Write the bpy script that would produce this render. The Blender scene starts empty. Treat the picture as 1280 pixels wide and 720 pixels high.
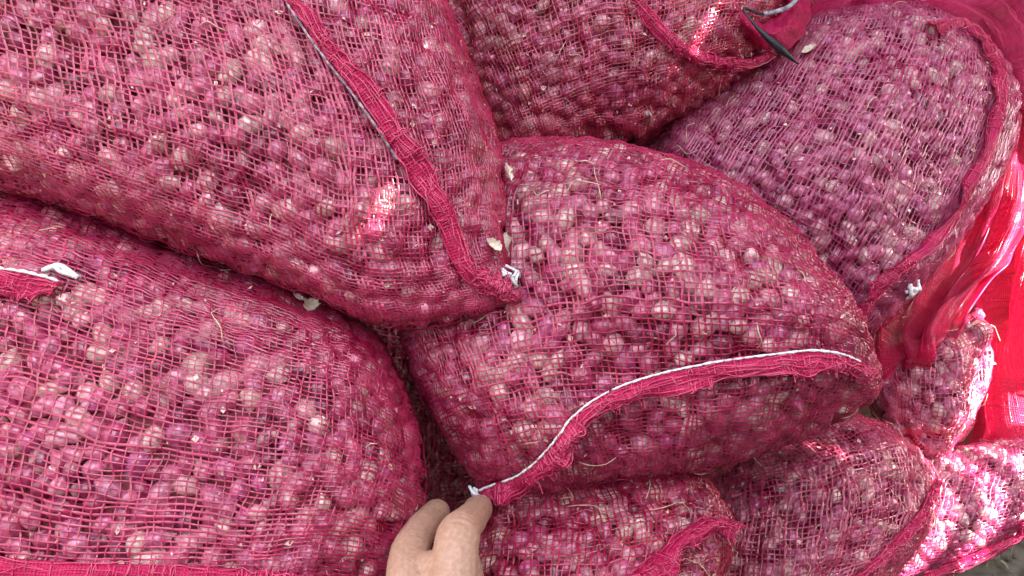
import bpy, math, random
import numpy as np
from mathutils import Vector
from mathutils.bvhtree import BVHTree

# ------------------------------------------------------------------ camera, sky, sun, exposure
scene = bpy.context.scene
COL = scene.collection
R = math.radians
PITCH = R(58); CAM = np.array([0.0, 0.0, 0.90]); F = 1005.0
RX = np.array([1.0, 0, 0]); FW = np.array([0, math.cos(PITCH), -math.sin(PITCH)]); UP = np.array([0, math.sin(PITCH), math.cos(PITCH)])
cam_d = bpy.data.cameras.new('camera'); cam = bpy.data.objects.new('camera', cam_d); COL.objects.link(cam)
cam.location = CAM; cam.rotation_euler = (math.pi/2 - PITCH, 0, 0)
cam_d.sensor_width = 36; cam_d.lens = 36*F/1280; cam_d.clip_start = 0.01; cam_d.clip_end = 500
scene.camera = cam

SUN_EL, SUN_AZ = R(42), R(84)          # azimuth clockwise from +Y
world = bpy.data.worlds.new('World'); scene.world = world; world.use_nodes = True
wn = world.node_tree.nodes; wl = world.node_tree.links; wn.clear()
sky = wn.new('ShaderNodeTexSky'); sky.sky_type = 'NISHITA'; sky.sun_disc = False
sky.dust_density = 4.0; sky.sun_elevation = SUN_EL; sky.sun_rotation = SUN_AZ
bg = wn.new('ShaderNodeBackground'); bg.inputs['Strength'].default_value = 0.15
wo = wn.new('ShaderNodeOutputWorld'); hs = wn.new('ShaderNodeHueSaturation'); hs.inputs['Saturation'].default_value = .45     # pale hazy sky
wl.new(sky.outputs[0], hs.inputs['Color']); wl.new(hs.outputs[0], bg.inputs[0]); wl.new(bg.outputs[0], wo.inputs[0])
sd = bpy.data.lights.new('sun', 'SUN'); sd.energy = 5.0; sd.angle = R(0.5); sd.color = (1, .95, .87)
sun = bpy.data.objects.new('sun', sd); COL.objects.link(sun)
sdir = Vector((math.sin(SUN_AZ)*math.cos(SUN_EL), math.cos(SUN_AZ)*math.cos(SUN_EL), math.sin(SUN_EL)))
sun.rotation_euler = sdir.to_track_quat('Z', 'Y').to_euler(); sun.location = (3, 0, 3)
vs = scene.view_settings; vs.view_transform = 'Standard'; vs.look = 'None'; vs.gamma = 1; vs.use_curve_mapping = False
vs.exposure = 3.3

# ------------------------------------------------------------------ helpers
rng = np.random.default_rng(7)
def nrm(a): return a/np.maximum(np.linalg.norm(a, axis=-1, keepdims=True), 1e-12)
def ray(px, py): return FW + RX*((px-640)/F) + UP*((360-py)/F)
def at(px, py, d): return CAM + ray(px, py)*d
def cam_vec(x, y, z): return x*RX + y*UP - z*FW        # right, up, towards the camera
def project(P):
    q = P - CAM; d = q@FW
    return np.stack([640 + F*(q@RX)/d, 360 - F*(q@UP)/d, d], -1)

def mesh_np(name, v, quads=None, tris=None, smooth=True, uv=None):
    me = bpy.data.meshes.new(name); v = np.asarray(v, np.float32).reshape(-1, 3)
    loops = []; starts = []; tot = []; n = 0
    for fa, k in ((quads, 4), (tris, 3)):
        if fa is not None and len(fa):
            fa = np.asarray(fa, np.int32).reshape(-1, k); loops.append(fa.ravel())
            starts.append(n + np.arange(len(fa), dtype=np.int32)*k); tot.append(np.full(len(fa), k, np.int32)); n += fa.size
    loops = np.concatenate(loops); starts = np.concatenate(starts); tot = np.concatenate(tot)
    me.vertices.add(len(v)); me.vertices.foreach_set('co', v.ravel())
    me.loops.add(len(loops)); me.loops.foreach_set('vertex_index', loops)
    me.polygons.add(len(starts)); me.polygons.foreach_set('loop_start', starts); me.polygons.foreach_set('loop_total', tot)
    if uv is not None:
        ul = me.uv_layers.new(name='UVMap'); ul.data.foreach_set('uv', np.asarray(uv, np.float32)[loops].ravel())
    me.update(calc_edges=True)
    me.polygons.foreach_set('use_smooth', np.full(len(starts), smooth))
    me.validate()
    return me
def link(name, me, mat=None, parent=None, label=None, cat=None, group=None, kind=None):
    o = bpy.data.objects.new(name, me); COL.objects.link(o)
    if mat is not None and me is not None and len(me.materials) == 0: me.materials.append(mat)
    if parent is not None:
        o.parent = parent; o.matrix_parent_inverse = parent.matrix_world.inverted()
    for k, val in (('label', label), ('category', cat), ('group', group), ('kind', kind)):
        if val: o[k] = val
    return o
def empty(name, loc, label, cat, group=None):
    o = link(name, None, None, None, label, cat, group); o.location = loc
    o.empty_display_size = .05
    bpy.context.view_layer.update(); return o
def grid_quads(n, m, off=0):
    i, j = np.meshgrid(np.arange(n-1), np.arange(m-1), indexing='ij'); a = (i*m + j).ravel() + off
    return np.stack([a, a+1, a+m+1, a+m], 1)
def spline(pts, n):
    p = np.asarray(pts, float)
    if len(p) == 2:
        t = np.linspace(0, 1, n)[:, None]; return p[0]*(1-t) + p[1]*t
    e = np.vstack([2*p[0]-p[1], p, 2*p[-1]-p[-2]])
    out = []
    for k in range(len(p)-1):
        t = np.linspace(0, 1, 24, endpoint=False)[:, None]
        a, b, c, d = e[k], e[k+1], e[k+2], e[k+3]
        out.append(.5*(2*b + (c-a)*t + (2*a-5*b+4*c-d)*t*t + (3*b-a-3*c+d)*t**3))
    q = np.vstack(out + [p[-1:]])
    s = np.concatenate([[0], np.cumsum(np.linalg.norm(np.diff(q, axis=0), axis=1))])
    u = np.linspace(0, s[-1], n)
    return np.stack([np.interp(u, s, q[:, k]) for k in range(q.shape[1])], 1)
def noise2(n, m, cx, cy, g):
    w = g.standard_normal((cx+2, cy+2))
    x = np.linspace(0, cx, n)[:, None]; y = np.linspace(0, cy, m)[None]
    i = np.minimum(x.astype(int), cx); j = np.minimum(y.astype(int), cy)
    fx = x-i; fy = y-j; fx = fx*fx*(3-2*fx); fy = fy*fy*(3-2*fy)
    return (w[i, j]*(1-fx)*(1-fy) + w[i+1, j]*fx*(1-fy) + w[i, j+1]*(1-fx)*fy + w[i+1, j+1]*fx*fy)
def blur(a, k):
    for ax in (0, 1):
        p = np.pad(a, [(k, k) if q == ax else (0, 0) for q in (0, 1)], mode='edge')
        c = np.cumsum(p, axis=ax); c = np.concatenate([np.zeros_like(np.take(c, [0], ax)), c], ax)
        n = a.shape[ax]
        a = (np.take(c, np.arange(2*k+1, 2*k+1+n), ax) - np.take(c, np.arange(n), ax))/(2*k+1)
    return a
def bil(G, a, b):
    n, m = G.shape[:2]; x = np.clip(a, 0, 1)*(n-1); y = np.clip(b, 0, 1)*(m-1)
    i = np.minimum(x.astype(int), n-2); j = np.minimum(y.astype(int), m-2); fx = (x-i)[..., None]; fy = (y-j)[..., None]
    return G[i, j]*(1-fx)*(1-fy) + G[i+1, j]*fx*(1-fy) + G[i, j+1]*(1-fx)*fy + G[i+1, j+1]*fx*fy
def tube(pts, rad, sides=6, cap=True):
    p = np.asarray(pts, float); n = len(p); rad = np.broadcast_to(np.asarray(rad, float), (n,))
    t = nrm(np.gradient(p, axis=0)); ref = np.array([.31, .52, .79]); a = nrm(np.cross(t, ref)); b = np.cross(t, a)
    th = np.arange(sides)*2*math.pi/sides
    v = p[:, None] + rad[:, None, None]*(np.cos(th)[None, :, None]*a[:, None] + np.sin(th)[None, :, None]*b[:, None])
    i, j = np.meshgrid(np.arange(n-1), np.arange(sides), indexing='ij'); k = (j+1) % sides
    q = np.stack([i*sides+j, i*sides+k, (i+1)*sides+k, (i+1)*sides+j], -1).reshape(-1, 4)
    v = v.reshape(-1, 3); tr = []
    if cap:
        v = np.vstack([v, p[0], p[-1]]); c0 = n*sides; 
        for s in range(sides):
            tr.append((c0, (s+1) % sides, s)); tr.append((c0+1, (n-1)*sides+s, (n-1)*sides+(s+1) % sides))
    return v, q, np.array(tr, int).reshape(-1, 3)
class MB:
    def __init__(s): s.v = []; s.q = []; s.t = []; s.n = 0
    def add(s, v, q=None, t=None):
        if q is not None and len(q): s.q.append(np.asarray(q)+s.n)
        if t is not None and len(t): s.t.append(np.asarray(t)+s.n)
        s.v.append(np.asarray(v)); s.n += len(v)
    def mesh(s, name, smooth=True):
        return mesh_np(name, np.vstack(s.v), np.vstack(s.q) if s.q else None, np.vstack(s.t) if s.t else None, smooth)

# ------------------------------------------------------------------ materials
def mat(name):
    m = bpy.data.materials.new(name); m.use_nodes = True; nt = m.node_tree; nt.nodes.clear()
    out = nt.nodes.new('ShaderNodeOutputMaterial'); return m, nt, out
def N(nt, t, **kw):
    n = nt.nodes.new(t)
    for k, v in kw.items():
        if k.startswith('i_'):
            n.inputs[k[2:].replace('_', ' ')].default_value = v
        else: setattr(n, k, v)
    return n
def ramp(nt, stops, interp='LINEAR'):
    r = nt.nodes.new('ShaderNodeValToRGB'); cr = r.color_ramp; cr.interpolation = interp
    while len(cr.elements) < len(stops): cr.elements.new(.5)
    for e, (p, c) in zip(cr.elements, stops): e.position = p; e.color = (*c, 1)
    return r
SKIN = [(0, (.12, .010, .045)), (.16, (.30, .025, .10)), (.34, (.43, .06, .17)), (.52, (.58, .17, .29)), (.66, (.43, .08, .24)),
        (.80, (.68, .35, .41)), (.92, (.56, .40, .36)), (1, (.84, .66, .63))]
def bulb_mat(name, island):
    m, nt, out = mat(name); L = nt.links.new
    src = N(nt, 'ShaderNodeNewGeometry').outputs['Random Per Island'] if island else N(nt, 'ShaderNodeObjectInfo').outputs['Random']
    rp = ramp(nt, SKIN); L(src, rp.inputs[0])
    geo = N(nt, 'ShaderNodeNewGeometry')
    no = N(nt, 'ShaderNodeTexNoise', i_Scale=260.0, i_Detail=3.0); L(geo.outputs['Position'], no.inputs['Vector'])
    no2 = N(nt, 'ShaderNodeTexNoise', i_Scale=90.0, i_Detail=2.0); L(geo.outputs['Position'], no2.inputs['Vector'])
    r2 = ramp(nt, [(.35, (.62, .5, .55)), (.62, (1.25, 1.15, 1.1))]); L(no.outputs[0], r2.inputs[0])
    mx = N(nt, 'ShaderNodeMix', data_type='RGBA', blend_type='MULTIPLY'); mx.inputs[0].default_value = 1
    L(rp.outputs[0], mx.inputs[6]); L(r2.outputs[0], mx.inputs[7])
    r3 = ramp(nt, [(.56, (0, 0, 0)), (.70, (.7, .7, .7))]); L(no2.outputs[0], r3.inputs[0])
    mx2 = N(nt, 'ShaderNodeMix', data_type='RGBA'); L(r3.outputs[0], mx2.inputs[0]); L(mx.outputs[2], mx2.inputs[6])
    mx2.inputs[7].default_value = (.60, .40, .36, 1)
    b = N(nt, 'ShaderNodeBsdfPrincipled', i_Roughness=.24); L(mx2.outputs[2], b.inputs['Base Color'])
    b.inputs['Specular IOR Level'].default_value = .6; b.inputs['Coat Weight'].default_value = .35; b.inputs['Coat Roughness'].default_value = .25
    bp = N(nt, 'ShaderNodeBump', i_Strength=.35, i_Distance=.001); L(no.outputs[0], bp.inputs['Height']); L(bp.outputs[0], b.inputs['Normal'])
    L(b.outputs[0], out.inputs[0]); return m
M_BULB = bulb_mat('shallot_skin', False); M_BULBS = bulb_mat('shallot_skin_many', True)
def net_mat(name, c1, c2, trans=.18, rough=.24):
    m, nt, out = mat(name); L = nt.links.new
    geo = N(nt, 'ShaderNodeNewGeometry')
    no = N(nt, 'ShaderNodeTexNoise', i_Scale=38.0, i_Detail=5.0, i_Roughness=.7); L(geo.outputs['Position'], no.inputs['Vector'])
    rp = ramp(nt, [(.36, c1), (.64, c2)]); L(no.outputs[0], rp.inputs[0])
    b = N(nt, 'ShaderNodeBsdfPrincipled', i_Roughness=rough); L(rp.outputs[0], b.inputs['Base Color']); b.inputs['Specular IOR Level'].default_value = .85
    tr = N(nt, 'ShaderNodeBsdfTranslucent'); L(rp.outputs[0], tr.inputs[0])
    ms = N(nt, 'ShaderNodeMixShader'); ms.inputs[0].default_value = trans; L(b.outputs[0], ms.inputs[1]); L(tr.outputs[0], ms.inputs[2])
    L(ms.outputs[0], out.inputs[0]); return m
def weave_mat(name, c1, c2, fu, fv, trans=.35, alpha=0.0, rough=.4):
    """dense woven hem or sheer cloth: fine threads by UV (in metres)"""
    m, nt, out = mat(name); L = nt.links.new
    uv = N(nt, 'ShaderNodeUVMap'); sp = N(nt, 'ShaderNodeSeparateXYZ'); L(uv.outputs[0], sp.inputs[0])
    def saw(o, f):
        a = N(nt, 'ShaderNodeMath', operation='MULTIPLY'); L(o, a.inputs[0]); a.inputs[1].default_value = 2*math.pi/f
        s = N(nt, 'ShaderNodeMath', operation='SINE'); L(a.outputs[0], s.inputs[0])
        c = N(nt, 'ShaderNodeMath', operation='MULTIPLY_ADD'); L(s.outputs[0], c.inputs[0]); c.inputs[1].default_value = .5; c.inputs[2].default_value = .5
        return c.outputs[0]
    mxm = N(nt, 'ShaderNodeMath', operation='MAXIMUM'); L(saw(sp.outputs[0], fu), mxm.inputs[0]); L(saw(sp.outputs[1], fv), mxm.inputs[1])
    no = N(nt, 'ShaderNodeTexNoise', i_Scale=160.0, i_Detail=4.0, i_Roughness=.7); L(uv.outputs[0], no.inputs['Vector'])
    rp = ramp(nt, [(.34, c1), (.68, c2)]); L(no.outputs[0], rp.inputs[0])
    hm = N(nt, 'ShaderNodeMath', operation='MULTIPLY'); L(mxm.outputs[0], hm.inputs[0]); L(no.outputs[0], hm.inputs[1])
    bp = N(nt, 'ShaderNodeBump', i_Strength=.9, i_Distance=.0016); L(hm.outputs[0], bp.inputs['Height'])
    b = N(nt, 'ShaderNodeBsdfPrincipled', i_Roughness=rough); L(rp.outputs[0], b.inputs['Base Color']); L(bp.outputs[0], b.inputs['Normal'])
    tr = N(nt, 'ShaderNodeBsdfTranslucent'); L(rp.outputs[0], tr.inputs[0]); L(bp.outputs[0], tr.inputs[1])
    ms = N(nt, 'ShaderNodeMixShader'); ms.inputs[0].default_value = trans; L(b.outputs[0], ms.inputs[1]); L(tr.outputs[0], ms.inputs[2])
    res = ms
    if alpha > 0:
        tp = N(nt, 'ShaderNodeBsdfTransparent')
        th = N(nt, 'ShaderNodeMapRange'); L(mxm.outputs[0], th.inputs[0]); th.inputs[1].default_value = .55; th.inputs[2].default_value = .8
        th.inputs[3].default_value = alpha; th.inputs[4].default_value = 0
        m2 = N(nt, 'ShaderNodeMixShader'); L(th.outputs[0], m2.inputs[0]); L(ms.outputs[0], m2.inputs[1]); L(tp.outputs[0], m2.inputs[2]); res = m2
    L(res.outputs[0], out.inputs[0]); return m
def plain(name, c, rough=.6, bump=0, scale=200, c2=None, sss=0):
    m, nt, out = mat(name); L = nt.links.new
    b = N(nt, 'ShaderNodeBsdfPrincipled', i_Roughness=rough); b.inputs['Base Color'].default_value = (*c, 1)
    geo = N(nt, 'ShaderNodeNewGeometry'); no = N(nt, 'ShaderNodeTexNoise', i_Scale=float(scale), i_Detail=5.0); L(geo.outputs['Position'], no.inputs['Vector'])
    if c2:
        rp = ramp(nt, [(.35, c), (.65, c2)]); L(no.outputs[0], rp.inputs[0]); L(rp.outputs[0], b.inputs['Base Color'])
    if bump:
        bp = N(nt, 'ShaderNodeBump', i_Strength=bump, i_Distance=.002); L(no.outputs[0], bp.inputs['Height']); L(bp.outputs[0], b.inputs['Normal'])
    if sss:
        b.inputs['Subsurface Weight'].default_value = sss; b.inputs['Subsurface Radius'].default_value = (1, .35, .2); b.inputs['Subsurface Scale'].default_value = .006
    L(b.outputs[0], out.inputs[0]); return m
M_CORE = plain('filling_gap_shade', (.13, .002, .012), .6, .5, 160, (.22, .008, .03))  # filling coloured dark crimson, so the gaps between bulbs carry painted shade
M_HEM = weave_mat('hem_weave', (.46, .001, .065), (.76, .02, .15), .0022, .0017, .25)
M_HEM2 = weave_mat('hem_weave_mauve', (.34, .02, .12), (.62, .10, .26), .0022, .0017, .3)
M_SHEER = weave_mat('sheer_net', (.72, .002, .07), (.86, .014, .13), .0016, .0016, .45, .38, .62)
M_WHITE = plain('white_yarn', (.80, .80, .80), .6, .6, 900)
M_GREY = plain('grey_yarn', (.10, .07, .09), .6, .6, 200, (.42, .38, .42))
M_BLACK = plain('black_cord', (.015, .013, .02), .4, .4, 600)
M_ROOT = plain('dry_root', (.42, .22, .15), .7, 0, 200, (.70, .52, .38))
M_FLAKE = plain('papery_skin', (.62, .44, .34), .6, .5, 300, (.80, .70, .58))
M_SCRAP = plain('skin_scrap', (.45, .20, .18), .5, .3, 120, (.72, .54, .46))
M_HAND = plain('skin', (.40, .22, .15), .55, .35, 330, (.50, .30, .215), .2)
M_NAIL = plain('nail', (.72, .48, .42), .3)
M_SOIL = plain('soil', (.09, .075, .055), .9, 1.0, 60, (.22, .19, .15))
M_STRAW = plain('straw', (.35, .30, .20), .8, 0, 100, (.52, .45, .33))
M_BAMBOO = plain('bamboo', (.13, .11, .085), .7, .3, 40, (.22, .19, .15))

# ------------------------------------------------------------------ shallot bulbs (shared meshes)
BULB_V = []
def bulb_geo(seed):
    g = np.random.default_rng(seed); S, prof = 7, [(-1.15, 0), (-.82, .66), (-.2, 1.0), (.42, .90), (1.0, .40), (1.5, .06)]
    a = g.uniform(.95, 1.2); v = []; fl = g.uniform(.82, 1.0)
    th = np.arange(S)*2*math.pi/S
    for k, (z, r) in enumerate(prof[1:]):
        rr = r*(1 + .06*g.standard_normal(S))
        v += [(rr[i]*math.cos(th[i]), fl*rr[i]*math.sin(th[i]), z*a) for i in range(S)]
    v = np.array([(0, 0, prof[0][0]*a)] + v); nr = len(prof)-1
    q = [(1+k*S+i, 1+k*S+(i+1) % S, 1+(k+1)*S+(i+1) % S, 1+(k+1)*S+i) for k in range(nr-1) for i in range(S)]
    t = [(0, 1+(i+1) % S, 1+i) for i in range(S)] + [(1+(nr-1)*S, 1+(nr-1)*S+i, 1+(nr-1)*S+i+1) for i in range(1, S-1)]
    return v, np.array(q), np.array(t)
BULB_G = [bulb_geo(50+k) for k in range(6)]
BULB_ME = [mesh_np('shallot', *g) for g in BULB_G]
for me in BULB_ME: me.materials.append(M_BULB)
def rand_rot(g, n):
    q = nrm(g.standard_normal((n, 4))); w, x, y, z = q.T
    return np.stack([1-2*(y*y+z*z), 2*(x*y-z*w), 2*(x*z+y*w), 2*(x*y+z*w), 1-2*(x*x+z*z), 2*(y*z-x*w), 2*(x*z-y*w), 2*(y*z+x*w), 1-2*(x*x+y*y)], -1).reshape(n, 3, 3)

# ------------------------------------------------------------------ ground
def build_ground():
    n = 160; x = np.linspace(-1, 1, n); x = np.sign(x)*(np.abs(x)**3)*60
    X, Y = np.meshgrid(x, x, indexing='ij'); g = np.random.default_rng(3)
    Z = .006*noise2(n, n, 70, 70, g) + .003*noise2(n, n, 150, 150, g); Z = np.where(np.hypot(X, Y) < 4, Z, Z*.3)
    link('ground', mesh_np('ground', np.stack([X+.3, Y+.2, Z-.012], -1), grid_quads(n, n)[:, ::-1]), M_SOIL, kind='structure')
    mb = MB()
    for k in range(700):
        c = np.array([.35+.35*abs(g.standard_normal()), .10+.35*g.standard_normal(), -.004+.004*g.random()])
        d = nrm(np.array([g.standard_normal(), g.standard_normal(), .25*g.standard_normal()])); l = g.uniform(.008, .035)
        s = nrm(np.cross(d, [0, 0, 1]))*l*.25*g.standard_normal()
        mb.add(*tube(spline([c-d*l/2, c+s, c+d*l/2], 5), g.uniform(.0004, .0012), 4))
    link('straw_litter', mb.mesh('straw_litter'), M_STRAW, label='dry straw and root litter scattered over bare soil', cat='litter', kind='stuff')
    mb = MB(); v0, q0, t0 = BULB_G[0]
    for k in range(500):
        c = np.array([.4+.3*abs(g.standard_normal()), .08+.3*g.standard_normal(), -.006])
        mb.add((v0*np.array([1, 1, .6])*g.uniform(.001, .005))@rand_rot(g, 1)[0].T + c, q0, t0)
    link('soil_crumbs', mb.mesh('soil_crumbs'), M_SOIL, label='small crumbs of grey brown earth on the soil', cat='soil', kind='stuff')
build_ground()

# ------------------------------------------------------------------ sacks
PI2 = math.pi/2
class Sack: pass
SACKS = []
def sack_surface(sides, P0, Nn, c, lump, nu, nv, seed, lim=.985):
    g = np.random.default_rng(seed)
    def onplane(px):
        d = np.array([ray(x, y) for x, y in px]); t = ((P0-CAM)@Nn)/(d@Nn); return CAM + d*t[:, None]
    sg = np.linspace(-lim, lim, nu); tg = np.linspace(-lim, lim, nv)
    top, right, bottom, left = [onplane(spline(s, 160)) for s in sides]     # top TL>TR, right TR>BR, bottom BL>BR, left TL>BL
    p = (np.sin(sg*PI2)+1)/2; q = (np.sin(tg*PI2)+1)/2
    sm = lambda A, u: np.stack([np.interp(u, np.linspace(0, 1, 160), A[:, k]) for k in range(3)], 1)
    T, B, Lf, Rt = sm(top, p), sm(bottom, p), sm(left, q), sm(right, q)
    pp = p[:, None, None]; qq = q[None, :, None]
    S = (1-qq)*T[:, None] + qq*B[:, None] + (1-pp)*Lf[None] + pp*Rt[None] - ((1-pp)*(1-qq)*top[0] + pp*(1-qq)*top[-1] + (1-pp)*qq*bottom[0] + pp*qq*bottom[-1])
    h = (np.cos(sg*PI2)[:, None]*np.cos(tg*PI2)[None])**.85
    bump = lump*(noise2(nu, nv, 4, 4, g)*.7 + noise2(nu, nv, 9, 8, g)*.35)*np.minimum(1, h*2)
    return S + Nn*((c*h + bump)[..., None])
def normals(S, sign):
    a = np.gradient(S, axis=0); b = np.gradient(S, axis=1); n = np.cross(b, a)*sign
    return nrm(n), np.linalg.norm(n, axis=-1)
def make_sack(label, sides, depth, tilt, cf, cb, pitch, seed, netmat, br=(.0064, .0110), lump=.011, group='net sacks of shallots in the pile', maxparts=300, tape=.32, roots=22, name='onion_sack', thin=1.0, aniso=(1.0, 1.0)):
    g = np.random.default_rng(seed)
    allp = np.vstack([np.asarray(s, float) for s in sides]); cpx = allp.mean(0)
    Nn = nrm(cam_vec(tilt[0], tilt[1], 1.0)); P0 = at(cpx[0], cpx[1], depth)
    s = Sack(); s.N = Nn; SACKS.append(s)
    # size of the dense grid
    S0 = sack_surface(sides, P0, Nn, cf, 0, 30, 30, seed)
    Lu = np.linalg.norm(np.diff(S0[:, 15], axis=0), axis=1).sum(); Lv = np.linalg.norm(np.diff(S0[15], axis=0), axis=1).sum()
    ds = .0016; nu = max(40, int(Lu/ds)); nv = max(40, int(Lv/ds))
    S = sack_surface(sides, P0, Nn, cf, lump, nu, nv, seed)
    n, area = normals(S, 1.0)
    if (n[nu//2, nv//2]@Nn) < 0: n = -n
    s.S, s.n = S, n
    B0 = sack_surface(sides, P0, Nn, -cb, lump, 60, 50, seed+1)
    nb, _ = normals(B0, -1.0)
    if (nb[30, 25]@Nn) > 0: nb = -nb
    allv = np.vstack([S.reshape(-1, 3), B0.reshape(-1, 3)])
    base = allv[allv[:, 2].argmin()].copy(); base[:2] = allv[:, :2].mean(0)
    root = empty(name, base, label, 'sack', group); s.root = root
    # packed filling (closed body)
    k = 6; Sc = S[::k, ::k] - n[::k, ::k]*.011; Bc = B0 + nb*-.004
    # --- bulbs
    w = (area*np.ones_like(area)).ravel(); w /= w.sum(); tot = area.sum()
    rm = (br[0]+br[1])/2; want = int(tot/((rm*1.38)**2)*thin)
    cand = g.choice(len(w), size=min(len(w), want*9), replace=False, p=w) if (w > 0).sum() >= want*9 else g.choice(len(w), size=want*9, p=w)
    cells = {}; acc = []
    cs = br[1]*2
    Sf = S.reshape(-1, 3); nf = n.reshape(-1, 3)
    for c in cand:
        r = g.uniform(*br); P = Sf[c]; key = tuple((P//cs).astype(int)); ok = True
        for dx in (-1, 0, 1):
            for dy in (-1, 0, 1):
                for dz in (-1, 0, 1):
                    for (Q, rq) in cells.get((key[0]+dx, key[1]+dy, key[2]+dz), ()):
                        if (P[0]-Q[0])**2 + (P[1]-Q[1])**2 + (P[2]-Q[2])**2 < ((r+rq)*.645)**2: ok = False; break
                    if not ok: break
                if not ok: break
            if not ok: break
        if ok:
            cells.setdefault(key, []).append((P, r)); acc.append((c, r))
            if len(acc) >= want: break
    idx = np.array([a[0] for a in acc]); rr = np.array([a[1] for a in acc])
    C = Sf[idx] - nf[idx]*(rr*.93 + np.abs(g.standard_normal(len(rr)))*.0011)[:, None]
    # --- net height over the bulbs
    H = np.full((nu, nv), -.0075)
    for c, r, ctr in zip(idx, rr, C):
        i, j = divmod(int(c), nv); du = np.linalg.norm(S[min(i+1, nu-1), j]-S[max(i-1, 0), j])/2+1e-5; dv = np.linalg.norm(S[i, min(j+1, nv-1)]-S[i, max(j-1, 0)])/2+1e-5
        wi = int(min(20, r*1.1/du+1)); wj = int(min(20, r*1.1/dv+1)); sl = (slice(max(0, i-wi), i+wi+1), slice(max(0, j-wj), j+wj+1))
        d = S[sl]-ctr; hn = (d*n[sl]).sum(-1); d2 = (d*d).sum(-1)-hn*hn
        z = np.sqrt(np.maximum(r*r*1.1-d2, 0))-hn
        H[sl] = np.where(d2 < r*r*1.1, np.maximum(H[sl], z), H[sl])
    for _ in range(3): H = np.maximum(H, blur(H, 2)+.0001)
    H = np.clip(blur(H, 1), -.008, .006) + .0006
    D = S + n*H[..., None]; s.D = D
    dn, _ = normals(D, 1.0); dn = np.where((dn*n).sum(-1, keepdims=True) < 0, -dn, dn); dn = nrm(dn*.6+n*.4)
    # --- net threads
    def threads(D, dn, Lu, Lv, pitch, wd):
        mb = MB()
        nl, ml = int(Lu/pitch/aniso[0]), int(Lv/pitch/aniso[1])
        wu = noise2(2*nl+1, 2*ml+1, max(4, int(Lu/.045)), max(4, int(Lv/.045)), g)*.42 + noise2(2*nl+1, 2*ml+1, max(4, nl//2), max(4, ml//3), g)*.22
        wv = noise2(2*nl+1, 2*ml+1, max(4, int(Lu/.045)), max(4, int(Lv/.045)), g)*.42 + noise2(2*nl+1, 2*ml+1, max(4, nl//3), max(4, ml//2), g)*.22
        ii, jj = np.meshgrid(np.arange(2*nl+1), np.arange(2*ml+1), indexing='ij')
        U = (ii/2 + wu)/nl; V = (jj/2 + wv)/ml
        P = bil(D, U, V); Q = nrm(bil(dn, U, V))
        sg = ((ii//2 + jj//2) % 2*2-1)*((ii % 2 == 0) & (jj % 2 == 0))
        for ax in (0, 1):
            A = P[::2] if ax == 0 else np.swapaxes(P, 0, 1)[::2]; Bn = Q[::2] if ax == 0 else np.swapaxes(Q, 0, 1)[::2]
            sgn = (sg[::2] if ax == 0 else -sg.T[::2])
            A = A + Bn*(sgn*wd*.22)[..., None]
            t = nrm(np.gradient(A, axis=1)); sd = nrm(np.cross(Bn, t))
            ln, m = A.shape[:2]
            ww = wd*(1+.30*g.standard_normal((ln, 1)))*(1+.18*g.standard_normal((ln, m))); ww = np.clip(ww, wd*.45, wd*1.9)[..., None]
            ww = ww*(.85 if ax == 1 else 1.0)*(1 if aniso[ax] < 1.2 else .7)
            V3 = np.stack([A-sd*ww/2, A+Bn*ww*.34, A+sd*ww/2], 2)      # ln, m, 3, 3
            i, j, e = np.meshgrid(np.arange(ln), np.arange(m-1), np.arange(2), indexing='ij')
            a = ((i*m+j)*3+e).ravel()
            pr = project(A[:, :-1].reshape(-1, 3)); keep = (pr[:, 0] > -150) & (pr[:, 0] < 1430) & (pr[:, 1] > -150) & (pr[:, 1] < 870)
            a = a[np.repeat(keep, 2)]
            mb.add(V3.reshape(-1, 3), np.stack([a, a+1, a+4, a+3], 1))
        return mb
    mb = threads(D, dn, Lu, Lv, pitch, pitch*tape)
    Lb = Lu; 
    mb2 = threads(B0, nb, Lu, Lv, pitch*4, pitch*tape*1.6)
    link('net', mb.mesh('net'), netmat, root)
    link('net', mb2.mesh('net_underside'), netmat, root)
    fb = MB(); fb.add(Sc.reshape(-1, 3), grid_quads(*Sc.shape[:2])); fb.add(Bc.reshape(-1, 3), grid_quads(*Bc.shape[:2])[:, ::-1])
    link('filling', fb.mesh('filling'), M_CORE, root, kind='stuff')
    s.core = BVHTree.FromPolygons([tuple(v) for v in np.vstack(fb.v)], [tuple(q) for q in np.vstack(fb.q)])
    k = 4; s.bvh = BVHTree.FromPolygons([tuple(v) for v in S[::k, ::k].reshape(-1, 3)], [tuple(q) for q in grid_quads(*S[::k, ::k].shape[:2])])
    s.C, s.r, s.g, s.maxparts = C, rr, g, maxparts
    s.onrm = nf[idx]
    # roots
    rb = MB()
    for c in g.choice(len(w), size=roots, p=w):
        P = D.reshape(-1, 3)[c]; nn = nf[c]; tdir = nrm(np.cross(nn, g.standard_normal(3))); l = g.uniform(.008, .032)
        sd = np.cross(nn, tdir)*g.uniform(-.5, .5)*l
        rb.add(*tube(spline([P-nn*.001, P+tdir*l*.35+nn*l*.14+sd*.3, P+tdir*l*.7+nn*l*.12+sd, P+tdir*l+sd*.6+nn*.001], 8), np.linspace(.00055, .0003, 8), 4))
    fz = MB()
    for c in g.choice(len(w), size=int(tot*1300), p=w):
        P = D.reshape(-1, 3)[c]; nn = nf[c]; tdir = nrm(np.cross(nn, g.standard_normal(3))); l = g.uniform(.004, .016)
        sd = np.cross(nn, tdir)*g.uniform(-.6, .6)*l
        fz.add(*tube(spline([P-nn*.0008, P+tdir*l*.5+nn*l*.2+sd*.5, P+tdir*l+sd*.2+nn*l*g.uniform(0, .25)], 5), .00032, 3, False))
    sc = MB()
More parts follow.
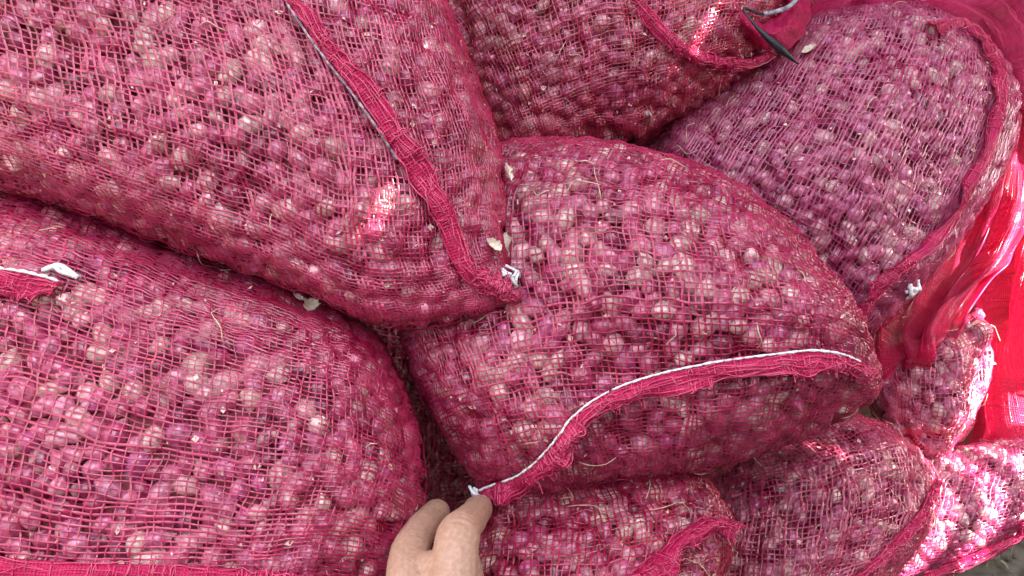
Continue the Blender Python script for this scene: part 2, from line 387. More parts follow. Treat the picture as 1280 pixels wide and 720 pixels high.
    for c in g.choice(len(w), size=int(tot*1100), p=w):
        P = D.reshape(-1, 3)[c]; nn = nf[c]; tdir = nrm(np.cross(nn, g.standard_normal(3))+nn*g.uniform(-.4, .4)); e = np.cross(nn, tdir); l = g.uniform(.0010, .0034); wd_ = l*g.uniform(.2, .8)
        k_ = g.uniform(.1, .5)*l
        sc.add(np.array([P-tdir*l+nn*k_, P-e*wd_+nn*k_*.3, P-nn*.0002, P+e*wd_+nn*k_*.5, P+tdir*l*g.uniform(.5, 1.1)+nn*k_*g.uniform(.3, 1.5)]), None, [(0, 1, 2), (0, 2, 3), (2, 1, 4), (2, 4, 3)])
    link('skin_scraps', sc.mesh('skin_scraps'), M_SCRAP, root, kind='stuff')
    link('frayed_threads', fz.mesh('frayed_threads'), netmat, root, kind='stuff')
    if roots: link('dry_roots', rb.mesh('dry_roots'), M_ROOT, root, kind='stuff')
    return s
def finish_bulbs():
    for s in SACKS:
        pr = project(s.C); out = ((CAM-s.C)*s.onrm).sum(1) > -.05*pr[:, 2]
        inf = (pr[:, 0] > -10) & (pr[:, 0] < 1290) & (pr[:, 1] > -10) & (pr[:, 1] < 730) & out
        vis = np.zeros(len(s.C), bool)
        for k in np.where(inf)[0]:
            P = Vector(s.C[k] + s.onrm[k]*s.r[k]); d = P-Vector(CAM); L = d.length; d = d/L; ok = True
            for o in SACKS:
                h = o.core.ray_cast(Vector(CAM), d, L)
                if h[0] is not None and h[3] < L-.004: ok = False; break
            vis[k] = ok
        size = np.where(vis, s.r/pr[:, 2], 0)
        order = np.argsort(-size); chosen = set(order[:min(s.maxparts, int(vis.sum()))].tolist())
        ax = nrm(np.cross(s.onrm, s.g.standard_normal((len(s.C), 3))) + s.onrm*s.g.uniform(-.35, .1, (len(s.C), 1)))
        bx = nrm(np.cross(ax, s.g.standard_normal((len(s.C), 3)))); rot = np.stack([bx, np.cross(ax, bx), ax], -1); var = s.g.integers(0, 6, len(s.C)); mb = MB()
        for k in range(len(s.C)):
            if k in chosen:
                o = bpy.data.objects.new('shallot', BULB_ME[var[k]]); COL.objects.link(o); o.parent = s.root
                M = np.eye(4); M[:3, :3] = rot[k]*s.r[k]*.96; M[:3, 3] = s.C[k]-np.array(s.root.location)
                from_np = [tuple(r) for r in M]
                import mathutils
                o.matrix_basis = mathutils.Matrix(from_np)
            elif -200 < pr[k, 0] < 1480 and -200 < pr[k, 1] < 920:
                v, q, t = BULB_G[var[k]]
                mb.add((v*s.r[k]*.96)@rot[k].T + s.C[k], q, t)
        if mb.n: link('shallots', mb.mesh('shallots'), M_BULBS, s.root, kind='stuff')
def on_sack(s, px):
    P, Q = [], []
    for x, y in px:
        hs_ = [q for q in (k_.bvh.ray_cast(Vector(CAM), Vector(ray(x, y))) for k_ in (s if isinstance(s, (list, tuple)) else [s])) if q[0] is not None]
        if hs_: h = min(hs_, key=lambda q: q[3])
        else:
            s0_ = s; s = s[0] if isinstance(s, (list, tuple)) else s
            h = s.bvh.find_nearest(Vector(at(x, y, (np.array(s.S[s.S.shape[0]//2, s.S.shape[1]//2])-CAM)@FW)))
            s = s0_
        nn = np.array(h[1]); nn = nn if nn@(CAM-np.array(h[0])) > 0 else -nn
        P.append(np.array(h[0])); Q.append(nn)
    return np.array(P), np.array(Q)
def smooth1(a, k):
    for _ in range(k):
        b = a.copy(); b[1:-1] = (a[:-2]+2*a[1:-1]+a[2:])/4; a = b
    return a
def strip_mesh(P, Q, W, width, lift, g, waves=.25, flare=0.0, nw=7):
    n = len(P); u = np.linspace(0, 1, nw)
    s = np.concatenate([[0], np.cumsum(np.linalg.norm(np.diff(P, axis=0), axis=1))])
    nz = noise2(n, nw, max(3, int(s[-1]/.016)), 2, g); nz2 = noise2(n, nw, max(4, int(s[-1]/.006)), 3, g); ed = noise2(n, 1, max(3, int(s[-1]/.012)), 1, g)[:, 0]
    wd = width*(1+.16*ed)*np.clip(np.minimum(np.arange(n), n-1-np.arange(n))/6, .45, 1)
    h = lift*(1+1.2*np.sin(u*math.pi)[None]) + width*waves*(.5*nz+.22*nz2)*(.3+u[None]) + flare*u[None]
    top = P[:, None] + W[:, None]*(u[None, :, None]*wd[:, None, None]) + Q[:, None]*np.maximum(h, .0008)[..., None]
    bot = top - Q[:, None]*.0014
    uv = np.stack([np.broadcast_to(s[:, None], (n, nw)), u[None]*width*np.ones((n, 1))], -1).reshape(-1, 2)
    v = np.vstack([top.reshape(-1, 3), bot.reshape(-1, 3)]); q = [grid_quads(n, nw), grid_quads(n, nw, n*nw)[:, ::-1]]
    e = []
    for j in (0, nw-1):
        a = np.arange(n-1)*nw+j; e.append(np.stack([a, a+nw, a+nw+n*nw, a+n*nw], 1))
    for i in (0, n-1):
        a = i*nw+np.arange(nw-1); e.append(np.stack([a, a+1, a+1+n*nw, a+n*nw], 1))
    return mesh_np('seam', v, np.vstack(q+e), uv=np.vstack([uv, uv])), top
def stitches(P, Q, ranges, rad, g, parent, m, step=.007):
    s = np.concatenate([[0], np.cumsum(np.linalg.norm(np.diff(P, axis=0), axis=1))]); L = s[-1]
    for a, b in ranges:
        mb = MB(); x = a*L
        while x < b*L:
            l = step*g.uniform(.85, 1.25); t = np.clip(np.linspace(x-.0012, x+l, 7), 0, L)
            p = np.stack([np.interp(t, s, P[:, k]) for k in range(3)], 1); q = np.stack([np.interp(t, s, Q[:, k]) for k in range(3)], 1)
            p = p + q*(np.sin(np.linspace(0, math.pi, 7))*rad*.9)[:, None]
            mb.add(*tube(p, rad*(.6+.5*np.sin(np.linspace(0, math.pi, 7)))*g.uniform(.8, 1.15), 6)); x += l
        link('stitching', mb.mesh('stitching'), m, parent)
def seam(s, px, side, width, ranges=((0, 1),), m=None, yarn=None, lift=.0035, rad=.0012, seed=1, flare=0.0, waves=.36, owner=None):
    g = np.random.default_rng(seed)
    P, Q = on_sack(s, spline(px, 50)); P = smooth1(P, 4); Q = nrm(smooth1(Q, 10))
    Lm = np.linalg.norm(np.diff(P, axis=0), axis=1).sum(); n = max(20, int(Lm/.0025)); PQ = spline(np.hstack([P[::2], Q[::2]]), n); P, Q = PQ[:, :3], nrm(PQ[:, 3:])
    t = nrm(np.gradient(P, axis=0)); W = nrm(np.cross(Q, t))*(1 if side == 'L' else -1)
    me, top = strip_mesh(P, Q, W, width, lift, g, waves, flare)
    o = link('seam', me, m or M_HEM, (owner or s).root)
    fb = MB(); n, nw = top.shape[:2]; up = top + Q[:, None]*.0006
    for j in np.linspace(0, nw-1, 9):
        a = int(j); b = min(a+1, nw-1); f = j-a
        pts = up[:, a]*(1-f)+up[:, b]*f + .0011*noise2(n, 3, max(3, n//3), 2, g); fb.add(*tube(pts[::1], .00042*g.uniform(.7, 1.5), 4, False))
    for i in range(0, n):
        for rpt in range(1):
            k0 = g.uniform(0, n-1.01); a = int(k0); f = k0-a; pts = up[a]*(1-f)+up[min(a+1, n-1)]*f
            ext = g.exponential(.0016); d0_ = nrm(pts[-1]-pts[0]+1e-9)
            pts = np.vstack([pts[0]-d0_*g.exponential(.0006), pts, pts[-1]+d0_*ext+Q[a]*ext*g.uniform(-.3, .6)]) + .0007*g.standard_normal((nw+2, 3))
            fb.add(*tube(pts, .00036*g.uniform(.7, 1.6), 4, False))
    link('gathered_net', fb.mesh('gathered_net'), NET_HEM, o, kind='stuff')
    if ranges: stitches(top[:, 0]+Q*.0008-W*.0008, Q, ranges, rad, g, o, yarn or M_WHITE)
    return o, top, Q
def knot(parent, p, q, size, seed, m=None, n=4, name='knot'):
    g = np.random.default_rng(seed); mb = MB(); q = nrm(np.asarray(q))
    for k in range(n):
        d = nrm(np.cross(q, g.standard_normal(3))); e = np.cross(q, d); a, b = g.uniform(-.6, .6, 2)
        pts = [p-d*size*.5+q*.001, p+e*a*size*.6+q*size*.25, p+d*size*.2+e*b*size*.6+q*size*.3, p+d*size*.6+e*b*size*.3+q*.001]
        mb.add(*tube(spline(pts, 12), size*.09*g.uniform(.7, 1.1), 6))
    return link(name, mb.mesh(name), m or M_WHITE, parent)

NET_PINK = net_mat('net_pink_red', (.30, .001, .038), (.54, .040, .120))
NET_HEM = net_mat('net_hem', (.50, .003, .075), (.80, .08, .20))
NET_RED = net_mat('net_crimson', (.28, .001, .024), (.52, .036, .085))
NET_MAUVE = net_mat('net_mauve', (.29, .004, .060), (.55, .10, .20))
NET_PLUM = net_mat('net_plum', (.32, .005, .050), (.56, .09, .16))
PT = .0040
# outline sides in picture coordinates on each sack's own mid plane: top TL>TR, right TR>BR, bottom BL>BR, left TL>BL
A = make_sack('plump sack with a diagonal magenta seam ending in a white knot', (
    [(-420, -190), (100, -240), (530, -170)], [(530, -170), (552, -30), (588, 75), (622, 170), (634, 240), (632, 310), (652, 372)],
    [(-440, 150), (-80, 222), (60, 255), (200, 305), (370, 365), (480, 407), (560, 404), (652, 372)], [(-420, -190), (-480, 0), (-440, 150)]),
    .63, (-.06, .20), .11, .11, PT, 11, NET_PINK, lump=.014)
B = make_sack('wide pinkish sack with a short white string at its folded hem', (
    [(-420, 205), (0, 243), (110, 262), (250, 320), (400, 376), (465, 412), (500, 470)], [(500, 470), (526, 550), (531, 620), (512, 700), (470, 830)],
    [(-420, 860), (100, 900), (470, 830)], [(-420, 205), (-470, 550), (-420, 860)]),
    .62, (.0, .25), .11, .10, PT, 12, NET_PINK, lump=.010, aniso=(1.2, .9), tape=.36)
C = make_sack('round pink sack with a frilled seam and white thread across its front', (
    [(585, 230), (640, 194), (720, 188), (800, 206), (895, 240), (975, 302), (1030, 370)], [(1030, 370), (1076, 446), (1084, 490), (1050, 526)],
    [(600, 612), (660, 622), (760, 606), (880, 588), (970, 562), (1050, 526)], [(585, 230), (510, 330), (505, 430), (540, 520), (600, 612)]),
    .68, (-.05, .25), .13, .11, PT, 13, NET_PINK, lump=.014)
D = make_sack('crimson sack with an open tied mouth and black cord', (
    [(530, -150), (750, -190), (1000, -130)], [(1000, -130), (1012, -20), (1000, 40), (950, 90)],
    [(630, 225), (730, 190), (790, 182), (845, 150), (905, 117), (950, 90)], [(530, -150), (520, 20), (560, 110), (630, 225)]),
    .84, (.0, .30), .11, .10, PT, 14, NET_RED)
E = make_sack('mauve sack with ribbed net, magenta seam down its edge', (
    [(957, 84), (1010, 40), (1100, 22), (1190, 38), (1241, 80)], [(1241, 80), (1266, 135), (1252, 210), (1202, 295), (1140, 375)],
    [(780, 195), (850, 290), (960, 370), (1060, 425), (1140, 375)], [(957, 84), (880, 115), (780, 195)]),
    .86, (-.15, .25), .105, .10, PT, 15, NET_MAUVE, aniso=(.85, 1.5), tape=.42)
G = make_sack('half empty sack with loose sheer red net above its few shallots', (
    [(1090, 440), (1150, 420), (1222, 385)], [(1222, 385), (1232, 450), (1205, 545)],
    [(1105, 530), (1150, 574), (1205, 545)], [(1090, 440), (1090, 490), (1105, 530)]),
    .86, (.0, .2), .05, .05, PT, 16, NET_PLUM, roots=6)
H = make_sack('purple tinged sack with a hem curling along its edge onto the sunlit sack', (
    [(825, 605), (900, 568), (1000, 532), (1060, 518), (1120, 545)], [(1120, 545), (1160, 600), (1150, 665), (1090, 725), (1020, 800)],
    [(850, 810), (930, 840), (1020, 800)], [(825, 605), (790, 700), (850, 810)]),
    .80, (.05, .25), .10, .10, PT, 17, NET_PLUM, aniso=(.95, 1.1), tape=.42)
I = make_sack('sack striped by sunlight lying on the bare soil', (
    [(1090, 560), (1180, 560), (1270, 545), (1370, 540)], [(1370, 540), (1350, 600), (1290, 660)],
    [(1040, 760), (1120, 735), (1200, 712), (1290, 660)], [(1090, 560), (1040, 640), (1040, 760)]),
    .84, (.0, .35), .07, .08, PT, 18, NET_MAUVE, roots=10, tape=.23, br=(.005, .0075), lump=.004)
J = make_sack('low sack under the frilled seam with a hem bent over a dark hollow', (
    [(575, 650), (640, 606), (760, 588), (850, 580), (888, 605)], [(888, 605), (915, 660), (900, 740), (870, 850)],
    [(560, 870), (720, 900), (870, 850)], [(575, 650), (540, 750), (560, 870)]),
    .66, (.0, .25), .09, .09, PT, 19, NET_RED)
Kk = make_sack('shadowed sack at the bottom of the pile seen in the dark gap', (
    [(-200, 60), (250, 120), (700, 230)], [(700, 230), (790, 450), (760, 700)],
    [(-200, 700), (300, 780), (760, 700)], [(-200, 60), (-260, 400), (-200, 700)]),
    .94, (.0, .5), .09, .06, PT*1.2, 20, NET_RED, roots=0, thin=.6, tape=.5)
Mm = make_sack('sack tucked behind the loose magenta hem of the mauve sack', (
    [(1150, -60), (1300, -90), (1420, -40)], [(1420, -40), (1430, 60), (1380, 150)],
    [(1200, 70), (1280, 150), (1380, 150)], [(1150, -60), (1150, 10), (1200, 70)]),
    1.0, (.0, .3), .08, .08, PT, 21, NET_PLUM, roots=8)
finish_bulbs()

# seams
o, top, Q = seam([A, C], [(352, -5), (398, 62), (450, 130), (498, 203), (538, 265), (556, 312), (576, 348), (606, 368), (646, 372)], 'L', .0145, ((.04, .5),), yarn=M_GREY, seed=2, rad=.0009, owner=A)
knot(o, *[a[0] for a in on_sack([A, C], [(636, 345)])], .016, 5)
o, top, Q = seam(C, [(604, 606), (650, 590), (690, 553), (712, 522), (750, 493), (800, 472), (870, 455), (950, 444), (1030, 436), (1060, 447), (1094, 466)], 'R', .0125, ((.0, .05), (.09, .42), (.44, .93)), seed=3, flare=.005, rad=.0009)
KNOT_P = top[0, 0]
knot(o, top[0, 0]+Q[0]*.002, Q[0], .014, 6, n=6)
seam(E, [(1175, 8), (1222, 45), (1250, 92), (1252, 140), (1236, 190), (1205, 250), (1165, 310), (1120, 345), (1088, 380), (1070, 412)], 'R', .013, (), m=M_HEM, seed=4)
knot(E.root, *[a[0] for a in on_sack(E, [(1138, 362)])], .020, 9)
seam(D, [(793, -5), (820, 25), (850, 52), (890, 68), (930, 72), (968, 58)], 'R', .013, (), seed=5)
o, top, Q = seam(B, [(-120, 345), (-40, 343), (20, 343), (60, 350), (86, 362)], 'R', .018, ((.2, .9),), seed=6)
knot(o, *[a[0] for a in on_sack(B, [(78, 345)])], .022, 7, n=2)
seam(B, [(-60, 690), (60, 700), (200, 706), (330, 712), (430, 722)], 'R', .022, (), seed=7)
seam(J, [(775, 730), (815, 695), (850, 663), (885, 648), (912, 652)], 'R', .014, (), seed=8, flare=.006)
seam(H, [(1165, 600), (1145, 640), (1100, 688), (1055, 730)], 'L', .008, (), seed=9)
seam(I, [(1300, 640), (1262, 672), (1205, 700), (1150, 716)], 'R', .008, (), seed=10)

# ------------------------------------------------------------------ loose cloth
def sheet_mesh(rows, nu, nv, folds=(), noise=0.0, seed=1, name='loose_net'):
    g = np.random.default_rng(seed)
    W = [np.array([at(*p) for p in r]) for r in rows]
    a = np.array([spline(r, nv) for r in W]); b = np.array([spline(a[:, j], nu) for j in range(nv)]).swapaxes(0, 1)
    n, _ = normals(b, 1.0); n = np.where(((CAM-b)*n).sum(-1, keepdims=True) < 0, -n, n)
    u = np.linspace(0, 1, nu)[:, None]; v = np.linspace(0, 1, nv)[None]
    d = np.zeros((nu, nv))
    for amp, fr, sl, ph, sharp in folds:
        w = np.sin(2*math.pi*(fr*(v+sl*u))+ph); d = d + amp*np.sign(w)*np.abs(w)**sharp
    if noise: d = d + noise*(noise2(nu, nv, 7, 6, g) + .5*noise2(nu, nv, 18, 12, g))
    b = b + n*d[..., None]
    su = np.linalg.norm(np.diff(b[:, nv//2], axis=0), axis=1).sum(); sv = np.linalg.norm(np.diff(b[nu//2], axis=0), axis=1).sum()
    uv = np.stack([u*su*np.ones((1, nv)), v*sv*np.ones((nu, 1))], -1).reshape(-1, 2)
    return mesh_np(name, b, grid_quads(nu, nv), uv=uv), b
me, b = sheet_mesh([[(1215, 90, .95), (1262, 95, .91), (1320, 100, .91)], [(1215, 200, .93), (1255, 210, .88), (1305, 220, .89)],
    [(1180, 290, .93), (1225, 300, .88), (1275, 310, .88)], [(1120, 368, .92), (1185, 365, .87), (1238, 352, .87)],
    [(1078, 412, .90), (1150, 410, .84), (1212, 392, .85)], [(1082, 455, .86), (1140, 450, .815), (1195, 425, .825)], [(1092, 505, .90), (1135, 492, .87), (1188, 460, .87)]],
    120, 60, ((.007, 2.3, .35, .4, 1.0), (.0035, 5.2, -.3, 1.0, 1.2)), .005, 31)
o = link('loose_net', me, M_SHEER, G.root)
for j, w in ((58, .0012), (34, .0009)):
    link('fold_cord', (lambda t: mesh_np('fold_cord', *t))(tube(b[30:100, j]+(CAM-b[30:100, j])*.002, w, 6)), M_HEM, G.root)
def sheet_threads(b, pitch, parent, seed, rad=.00022):  # sparse pale net threads that also stand in for glints on the cloth
    g = np.random.default_rng(seed); nu, nv = b.shape[:2]; mb = MB(); off = nrm(CAM-b)*.0006; B = b+off
    su = np.linalg.norm(np.diff(b[:, nv//2], axis=0), axis=1).sum(); sv = np.linalg.norm(np.diff(b[nu//2], axis=0), axis=1).sum()
    for k in range(int(sv/pitch)):
        v = (k+.5*g.standard_normal()*.4)/(sv/pitch); a, c = np.sort(g.uniform(0, 1, 2)); u = np.linspace(a, c, 60)
        mb.add(*tube(bil(B, u, np.full(60, v)), rad*g.uniform(.6, 1.6), 3, False))
    for k in range(int(su/pitch)):
        u = (k+.5*g.standard_normal()*.4)/(su/pitch); a, c = np.sort(g.uniform(0, 1, 2)); v = np.linspace(a, c, 40)
        mb.add(*tube(bil(B, np.full(40, u), v), rad*g.uniform(.6, 1.6), 3, False))
    link('net_glint_threads', mb.mesh('net_glint_threads'), NET_HEM, parent, kind='stuff')
sheet_threads(b, .0016, o, 71); F_GRID = b
R_ = empty('empty_sack', at(1300, 480, .95)*np.array([1, 1, 0]), 'bright red empty net sack slumped smoothly beside the half empty one', 'sack')
me, b = sheet_mesh([[(1262, 60, 1.02), (1340, 60, 1.0), (1460, 60, 1.0)], [(1255, 200, .98), (1310, 190, .93), (1440, 200, .94)], [(1225, 330, .97), (1285, 320, .885), (1430, 330, .92)],
    [(1205, 430, .96), (1270, 425, .865), (1420, 430, .90)], [(1205, 520, .93), (1280, 510, .85), (1420, 520, .88)], [(1195, 575, .90), (1275, 570, .86), (1410, 575, .87)], [(1180, 620, .92), (1270, 600, .90), (1410, 610, .92)]],
    110, 70, ((.011, 1.6, .5, 0, 1.0), (.006, 3.7, -.6, 1., 1.3)), .009, 33, 'sack_cloth')
sheet_threads(b, .0030, link('sack_cloth', me, M_SHEER, R_), 72); R_GRID = b
me, b = sheet_mesh([[(960, 40, .95), (985, -20, .95), (1000, -110, .98)], [(1030, 30, .93), (1045, -25, .93), (1070, -100, .97)],[(1080, 22, .90), (1100, -25, .89), (1130, -90, .95)], [(1135, 18, .84), (1160, -15, .845), (1190, -70, .90)], [(1185, 34, .82), (1212, 4, .82), (1245, -35, .87)],
    [(1224, 54, .83), (1250, 25, .835), (1280, 0, .87)], [(1246, 96, .83), (1275, 76, .83), (1310, 60, .87)], [(1252, 140, .84), (1285, 135, .84), (1325, 130, .88)]],
    90, 40, ((.007, 2.2, .2, .5, 1.0), (.003, 5.0, -.2, .5, 1.3)), .006, 35, 'loose_hem')
sheet_threads(b, .0018, link('loose_hem', me, M_HEM, E.root), 73)
# open mouth of sack D
P, Qn = on_sack(D, [(945, 62)]); d0 = float((P[0]-CAM)@FW)
me, b = sheet_mesh([[(882, -30, d0-.012), (905, 25, d0-.006), (940, 58, d0-.003), (985, 58, d0+.0), (1012, 25, d0+.01), (1015, -30, d0+.01)],
    [(890, -40, d0-.03), (915, 12, d0-.03), (942, 40, d0-.028), (975, 44, d0-.026), (998, 14, d0-.022), (1000, -40, d0-.02)],
    [(903, -45, d0-.028), (926, 8, d0-.028), (946, 30, d0-.026), (972, 33, d0-.024), (990, 8, d0-.02), (992, -45, d0-.02)],
    [(915, -50, d0+.01), (935, -5, d0+.01), (950, 12, d0+.01), (968, 12, d0+.01), (982, -6, d0+.01), (985, -50, d0+.01)],
    [(940, -55, d0+.03), (946, -20, d0+.03), (952, -12, d0+.03), (960, -12, d0+.03), (966, -22, d0+.03), (968, -55, d0+.03)]], 60, 90, ((.0012, 9, .1, 0, 1.0),), .0015, 37, 'open_mouth')
link('open_mouth', me, M_HEM, D.root)
c = empty('black_cord', at(960, 45, d0-.03), 'black pointed cord poking from the tied sack mouth', 'cord')
v = tube(spline([at(985, 8, d0-.03), at(955, 18, d0-.034), at(930, 10, d0-.038), at(940, 27, d0-.042), at(965, 52, d0-.043), at(998, 80, d0-.035)], 40), np.concatenate([np.full(20, .0012), np.linspace(.0012, .0042, 12), np.linspace(.0042, .0006, 8)]), 7)
link('cord', mesh_np('cord', *v), M_BLACK, c)
v = tube(spline([at(955, 18, d0-.034), at(983, 10, d0-.036), at(1002, -6, d0-.03)], 20), .0022, 7); link('cord_end', mesh_np('cord_end', *v), M_GREY, c)

# ------------------------------------------------------------------ papery flakes
def flake(px, s, size, seed, label, asp=.55):
    g = np.random.default_rng(seed); P, Q = on_sack(s, [px]); P, Q = P[0], Q[0]; nn, m = 12, 8
    u = np.linspace(-1, 1, nn)[:, None]; v = np.linspace(-1, 1, m)[None]
    d = nrm(np.cross(Q, g.standard_normal(3))); e = np.cross(Q, d)
    w = np.sqrt(np.maximum(0, 1-np.abs(u)**2.2))*(1+.25*g.standard_normal((nn, 1)))*asp
    z = .25*u**2 + .3*(v*w/asp)**2*asp*2 + .06*noise2(nn, m, 4, 3, g)
    top = P + Q*.004 + size*(u[..., None]*d + (v*w)[..., None]*e + z[..., None]*Q)
    bot = top - Q*.0004
    link('skin_flake', mesh_np('skin_flake', np.vstack([top.reshape(-1, 3), bot.reshape(-1, 3)]), np.vstack([grid_quads(nn, m), grid_quads(nn, m, nn*m)[:, ::-1]])), M_FLAKE,
         label=label, cat='onion skin', group='papery skin flakes on the sacks')
flake((634, 312), [A, C], .011, 41, 'largest papery skin flake above the white knot of the diagonal seam', .6)
flake((613, 306), [A, C], .007, 42, 'small curled skin flake beside the largest one at the white knot', .5)
flake((628, 217), [A, C], .007, 43, 'split cream skin flake at the upper edge between two pink sacks', .45)
flake((386, 389), B, .009, 44, 'flat tan skin flake on the wide sack below the dark crevice', .6)
flake((372, 378), B, .006, 45, 'tiny pale skin flake in the dark crevice next to the tan one', .4)
flake((1010, 22), E, .008, 46, 'pale skin scrap on the upper rim of the mauve sack', .5)

# ------------------------------------------------------------------ hand
dk = float((KNOT_P-CAM)@FW)
def build_hand():
    T = dk - .004
    root = empty('person', at(560, 900, T-.12), 'bare hand reaching in and pinching the white knotted thread end', 'person')
    def J(x, y, dd, r): return (at(x, y, T+dd), r)
    chains = [
        [J(562, 800, -.140, .0180), J(567, 720, -.125, .0155), J(573, 670, -.105, .0140), J(588, 650, -.062, .0112), J(597, 638, -.022, .0106), J(600, 634, -.008, .0090)],   # index
        [J(530, 850, -.150, .0180), J(512, 740, -.122, .0155), J(513, 690, -.090, .0130), J(528, 660, -.055, .0110), J(544, 642, -.022, .0100), J(549, 639, -.008, .0084)],   # thumb
        [J(514, 715, -.104, .0125), J(540, 714, -.114, .0130), J(568, 712, -.122, .0140)],
        [J(590, 810, -.115, .0155), J(582, 720, -.075, .0125), J(576, 690, -.050, .0110), J(564, 680, -.030, .0100), J(554, 690, -.022, .0090)],
        [J(592, 825, -.090, .0140), J(584, 745, -.050, .0112), J(576, 715, -.030, .0100), J(564, 708, -.018, .0090), J(554, 720, -.016, .0082)],
        [J(592, 840, -.065, .0120), J(584, 775, -.035, .0098), J(576, 750, -.020, .0088), J(566, 742, -.012, .0080), J(558, 752, -.012, .0072)],
        [J(560, 980, -.13, .026), J(562, 860, -.128, .023), J(565, 800, -.125, .018)],
        [J(570, 980, -.10, .024), J(582, 860, -.095, .020), J(588, 810, -.105, .0155)],
        [J(570, 980, -.09, .022), J(586, 860, -.078, .018), J(592, 830, -.080, .0145)],
        [J(545, 980, -.13, .024), J(530, 860, -.140, .020), J(562, 800, -.130, .018)],
        [J(514, 735, -.115, .0145), J(538, 735, -.118, .0150), J(568, 740, -.122, .0150)],
        [J(518, 770, -.125, .0160), J(540, 780, -.128, .0170), J(566, 780, -.132, .0170)],
        [J(560, 980, -.11, .028), J(555, 1200, -.13, .031), J(550, 1700, -.16, .040), J(545, 2300, -.19, .044)]]
    mb = MB()
    ico = []
    nth, nph = 14, 9
    for ch in chains:
        P = np.array([c[0] for c in ch]); r = np.array([c[1] for c in ch]); n = 10*len(ch)
        X = spline(np.hstack([P, r[:, None]]), n*4)
        for jj in range(2, len(ch)-1):
            if len(ch) < 5: continue
            dj = np.linalg.norm(X[:, :3]-P[jj], axis=1); X[:, 3] += .0009*np.exp(-(dj/.007)**2)
            a_ = int(dj.argmin()); sg_ = np.sign(np.arange(len(X))-a_)*dj
            for o_ in (-.0036, 0, .0036): X[:, 3] -= .0007*np.exp(-((sg_-o_)/.0009)**2)
        mb.add(*tube(X[:, :3], X[:, 3], 16))
        for e in (0, -1):
            th = np.linspace(0, 2*math.pi, nth, endpoint=False); ph = np.linspace(.01, math.pi-.01, nph)
            S_ = np.stack([np.sin(ph)[:, None]*np.cos(th), np.sin(ph)[:, None]*np.sin(th), np.cos(ph)[:, None]*np.ones(nth)], -1)*X[e, 3] + X[e, :3]
            i, j = np.meshgrid(np.arange(nph-1), np.arange(nth), indexing='ij'); k = (j+1) % nth
            mb.add(S_.reshape(-1, 3), np.stack([i*nth+j, i*nth+k, (i+1)*nth+k, (i+1)*nth+j], -1).reshape(-1, 4))
    o = link('hand', mb.mesh('hand'), M_HAND, root)
    md = o.modifiers.new('remesh', 'REMESH'); md.mode = 'VOXEL'; md.voxel_size = .0010; md.use_smooth_shade = True
    sm = o.modifiers.new('smooth', 'SMOOTH'); sm.factor = .5; sm.iterations = 6
    for (tip, back, up, wn_) in ((chains[0][5], chains[0][4], cam_vec(.5, .5, .8), .0062), (chains[1][5], chains[1][4], cam_vec(-.55, .35, .8), .0068)):
        t = nrm(tip[0]-back[0]); up = nrm(up-t*(up@t)); sdv = np.cross(t, up); u = np.linspace(-1, 1, 9)[:, None, None]; v = np.linspace(-1, .75, 9)[None, :, None]
        rr_ = tip[1]+.0004; c0 = tip[0]+t*.0005
        lenv = (.0062*v+.001)*np.sqrt(np.maximum(0, 1-.25*u*u))
        Pn = c0 + t*lenv + sdv*np.sin(u*.72)*rr_ + up*np.cos(u*.72)*rr_*np.sqrt(np.maximum(.2, 1-(np.maximum(lenv, 0)/(rr_*1.25))**2))
        link('fingernail', mesh_np('fingernail', Pn, grid_quads(9, 9)), M_NAIL, root)
build_hand()

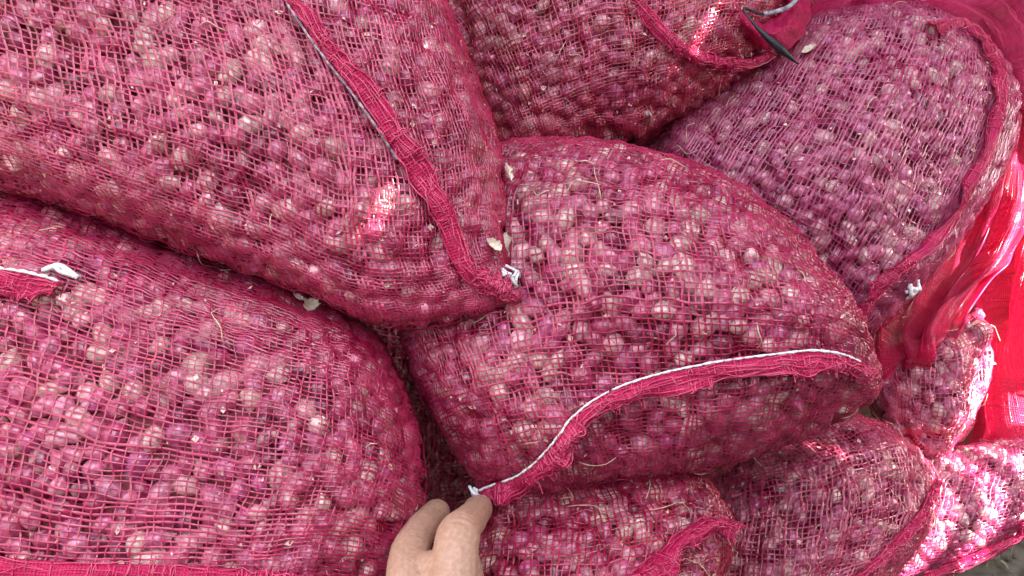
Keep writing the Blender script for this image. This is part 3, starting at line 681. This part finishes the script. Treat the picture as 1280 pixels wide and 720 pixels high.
# ------------------------------------------------------------------ unseen slatted bamboo screen, added to shade the pile and shape the sun
def build_shade_screen():
    XF = 1.0; s = np.array(sdir)
    def hit(P): t = (XF-P[0])/s[0]; return (P+s*t)[1:]
    holes = []  # gaps aimed so that sun patches fall on chosen sacks
    for (x, y, sk, w, hgt) in ((490, 258, A, .03, .026), (885, 40, D, .045, .026), (1068, 556, H, .03, .026)):
        P, _ = on_sack(sk, [(x, y)]); yy, zz = hit(P[0]); holes.append((yy-w/2, yy+w/2, zz-hgt/2, zz+hgt/2))
    pts = []
    for x, y in ((1130, 600), (1280, 560), (1270, 640), (1120, 700)):
        P, _ = on_sack(I, [(x, y)]); pts.append(hit(P[0]))
    V_ = np.vstack([R_GRID.reshape(-1, 3), F_GRID.reshape(-1, 3)]); pr = project(V_); V_ = V_[(pr[:, 0] > 1222) & (pr[:, 0] < 1320) & (pr[:, 1] > 250) & (pr[:, 1] < 575)]
    hb = np.array([hit(p_) for p_ in V_[::5]]); big = [(max(hb[:, 0].min(), max(p_[0] for p_ in pts)+.03), hb[:, 0].max(), hb[:, 1].min(), hb[:, 1].max())]  # opening shaped to let the sun onto the red cloth
    pts = np.array(pts); y0, y1 = pts[:, 0].min()-.03, pts[:, 0].max()+.03; z0, z1 = pts[:, 1].min(), pts[:, 1].max()
    root = empty('added_shade_screen', (XF, .5, 0), 'unseen bamboo slat screen added around the pile to shade it', 'screen')
    Y0, Y1, PZ = -1.6, 2.6, .026
    def slat(a, b, za, zb):
        n = 2; th = .006
        v = np.array([(XF+x, y, z) for y in (a, b) for x, z in ((0, za), (th, za+.003), (th, zb-.003), (0, zb), (-.002, (za+zb)/2))])
        q = [(i, (i+1) % 5, 5+(i+1) % 5, 5+i) for i in range(5)]; t = [(0, 2, 1), (0, 3, 2), (0, 4, 3), (5, 6, 7), (5, 7, 8), (5, 8, 9)]
        link('slat', mesh_np('slat', v, q, t, False), M_BAMBOO, root)
    k = 0; z = .0
    while z < 2.7:
        segs = [(Y0, Y1)]; slot = z0-.01 < z+PZ/2 < z1+.01
        cuts = [(h[0], h[1]) for h in holes if h[2] < z+PZ/2 < h[3]]
        for a, b in cuts: slat(a-.005, b+.005, z, z+PZ*.74)
        if slot: cuts.append((y0, y1))
        cuts += [(h[0], h[1]) for h in big if h[2] < z+PZ/2 < h[3]]
        for a, b in cuts: segs = [p for (u, v) in segs for p in ((u, min(v, a)), (max(u, b), v)) if p[1]-p[0] > .005]
        for a, b in segs: slat(a, b, z, z+PZ+.003)
        
        z += PZ; k += 1
    z = z0-.012
    while z < z1+.02:
        slat(y0-.01, y1+.01, z, z+.0195); z += .040
    YB = -.95  # added panel behind the camera, keeps low skylight off the pile
    for k in range(60):
        zz = k*.042
        v = np.array([(x, YB+yy, z_) for x in (-2.2, XF-.02) for yy, z_ in ((0, zz), (-.006, zz+.003), (-.006, zz+.042), (0, zz+.045), (.002, zz+.022))])
        mesh_ = mesh_np('slat', v, [(i, (i+1) % 5, 5+(i+1) % 5, 5+i) for i in range(5)], [(0, 2, 1), (0, 3, 2), (0, 4, 3), (5, 6, 7), (5, 7, 8), (5, 8, 9)], False)
        link('slat', mesh_, M_BAMBOO, root)
        c1 = link('slat', mesh_, M_BAMBOO, root); c1.location.y += 3.1                          # added far panel, cuts low skylight
        c2 = link('slat', mesh_, M_BAMBOO, root) if k < 32 else None
        if c2:  c2.rotation_euler.z = -math.pi/2; c2.location = (-1.35+.95, .6, 0)  # added left panel, cuts low skylight
    for y in (Y0, .1, 1.35, Y1):
        v, q, t = tube(np.array([(XF+.03, y, -.05), (XF+.03, y, 2.4)]), .024, 10); link('post', mesh_np('post', v, q, t), M_BAMBOO, root)
build_shade_screen()
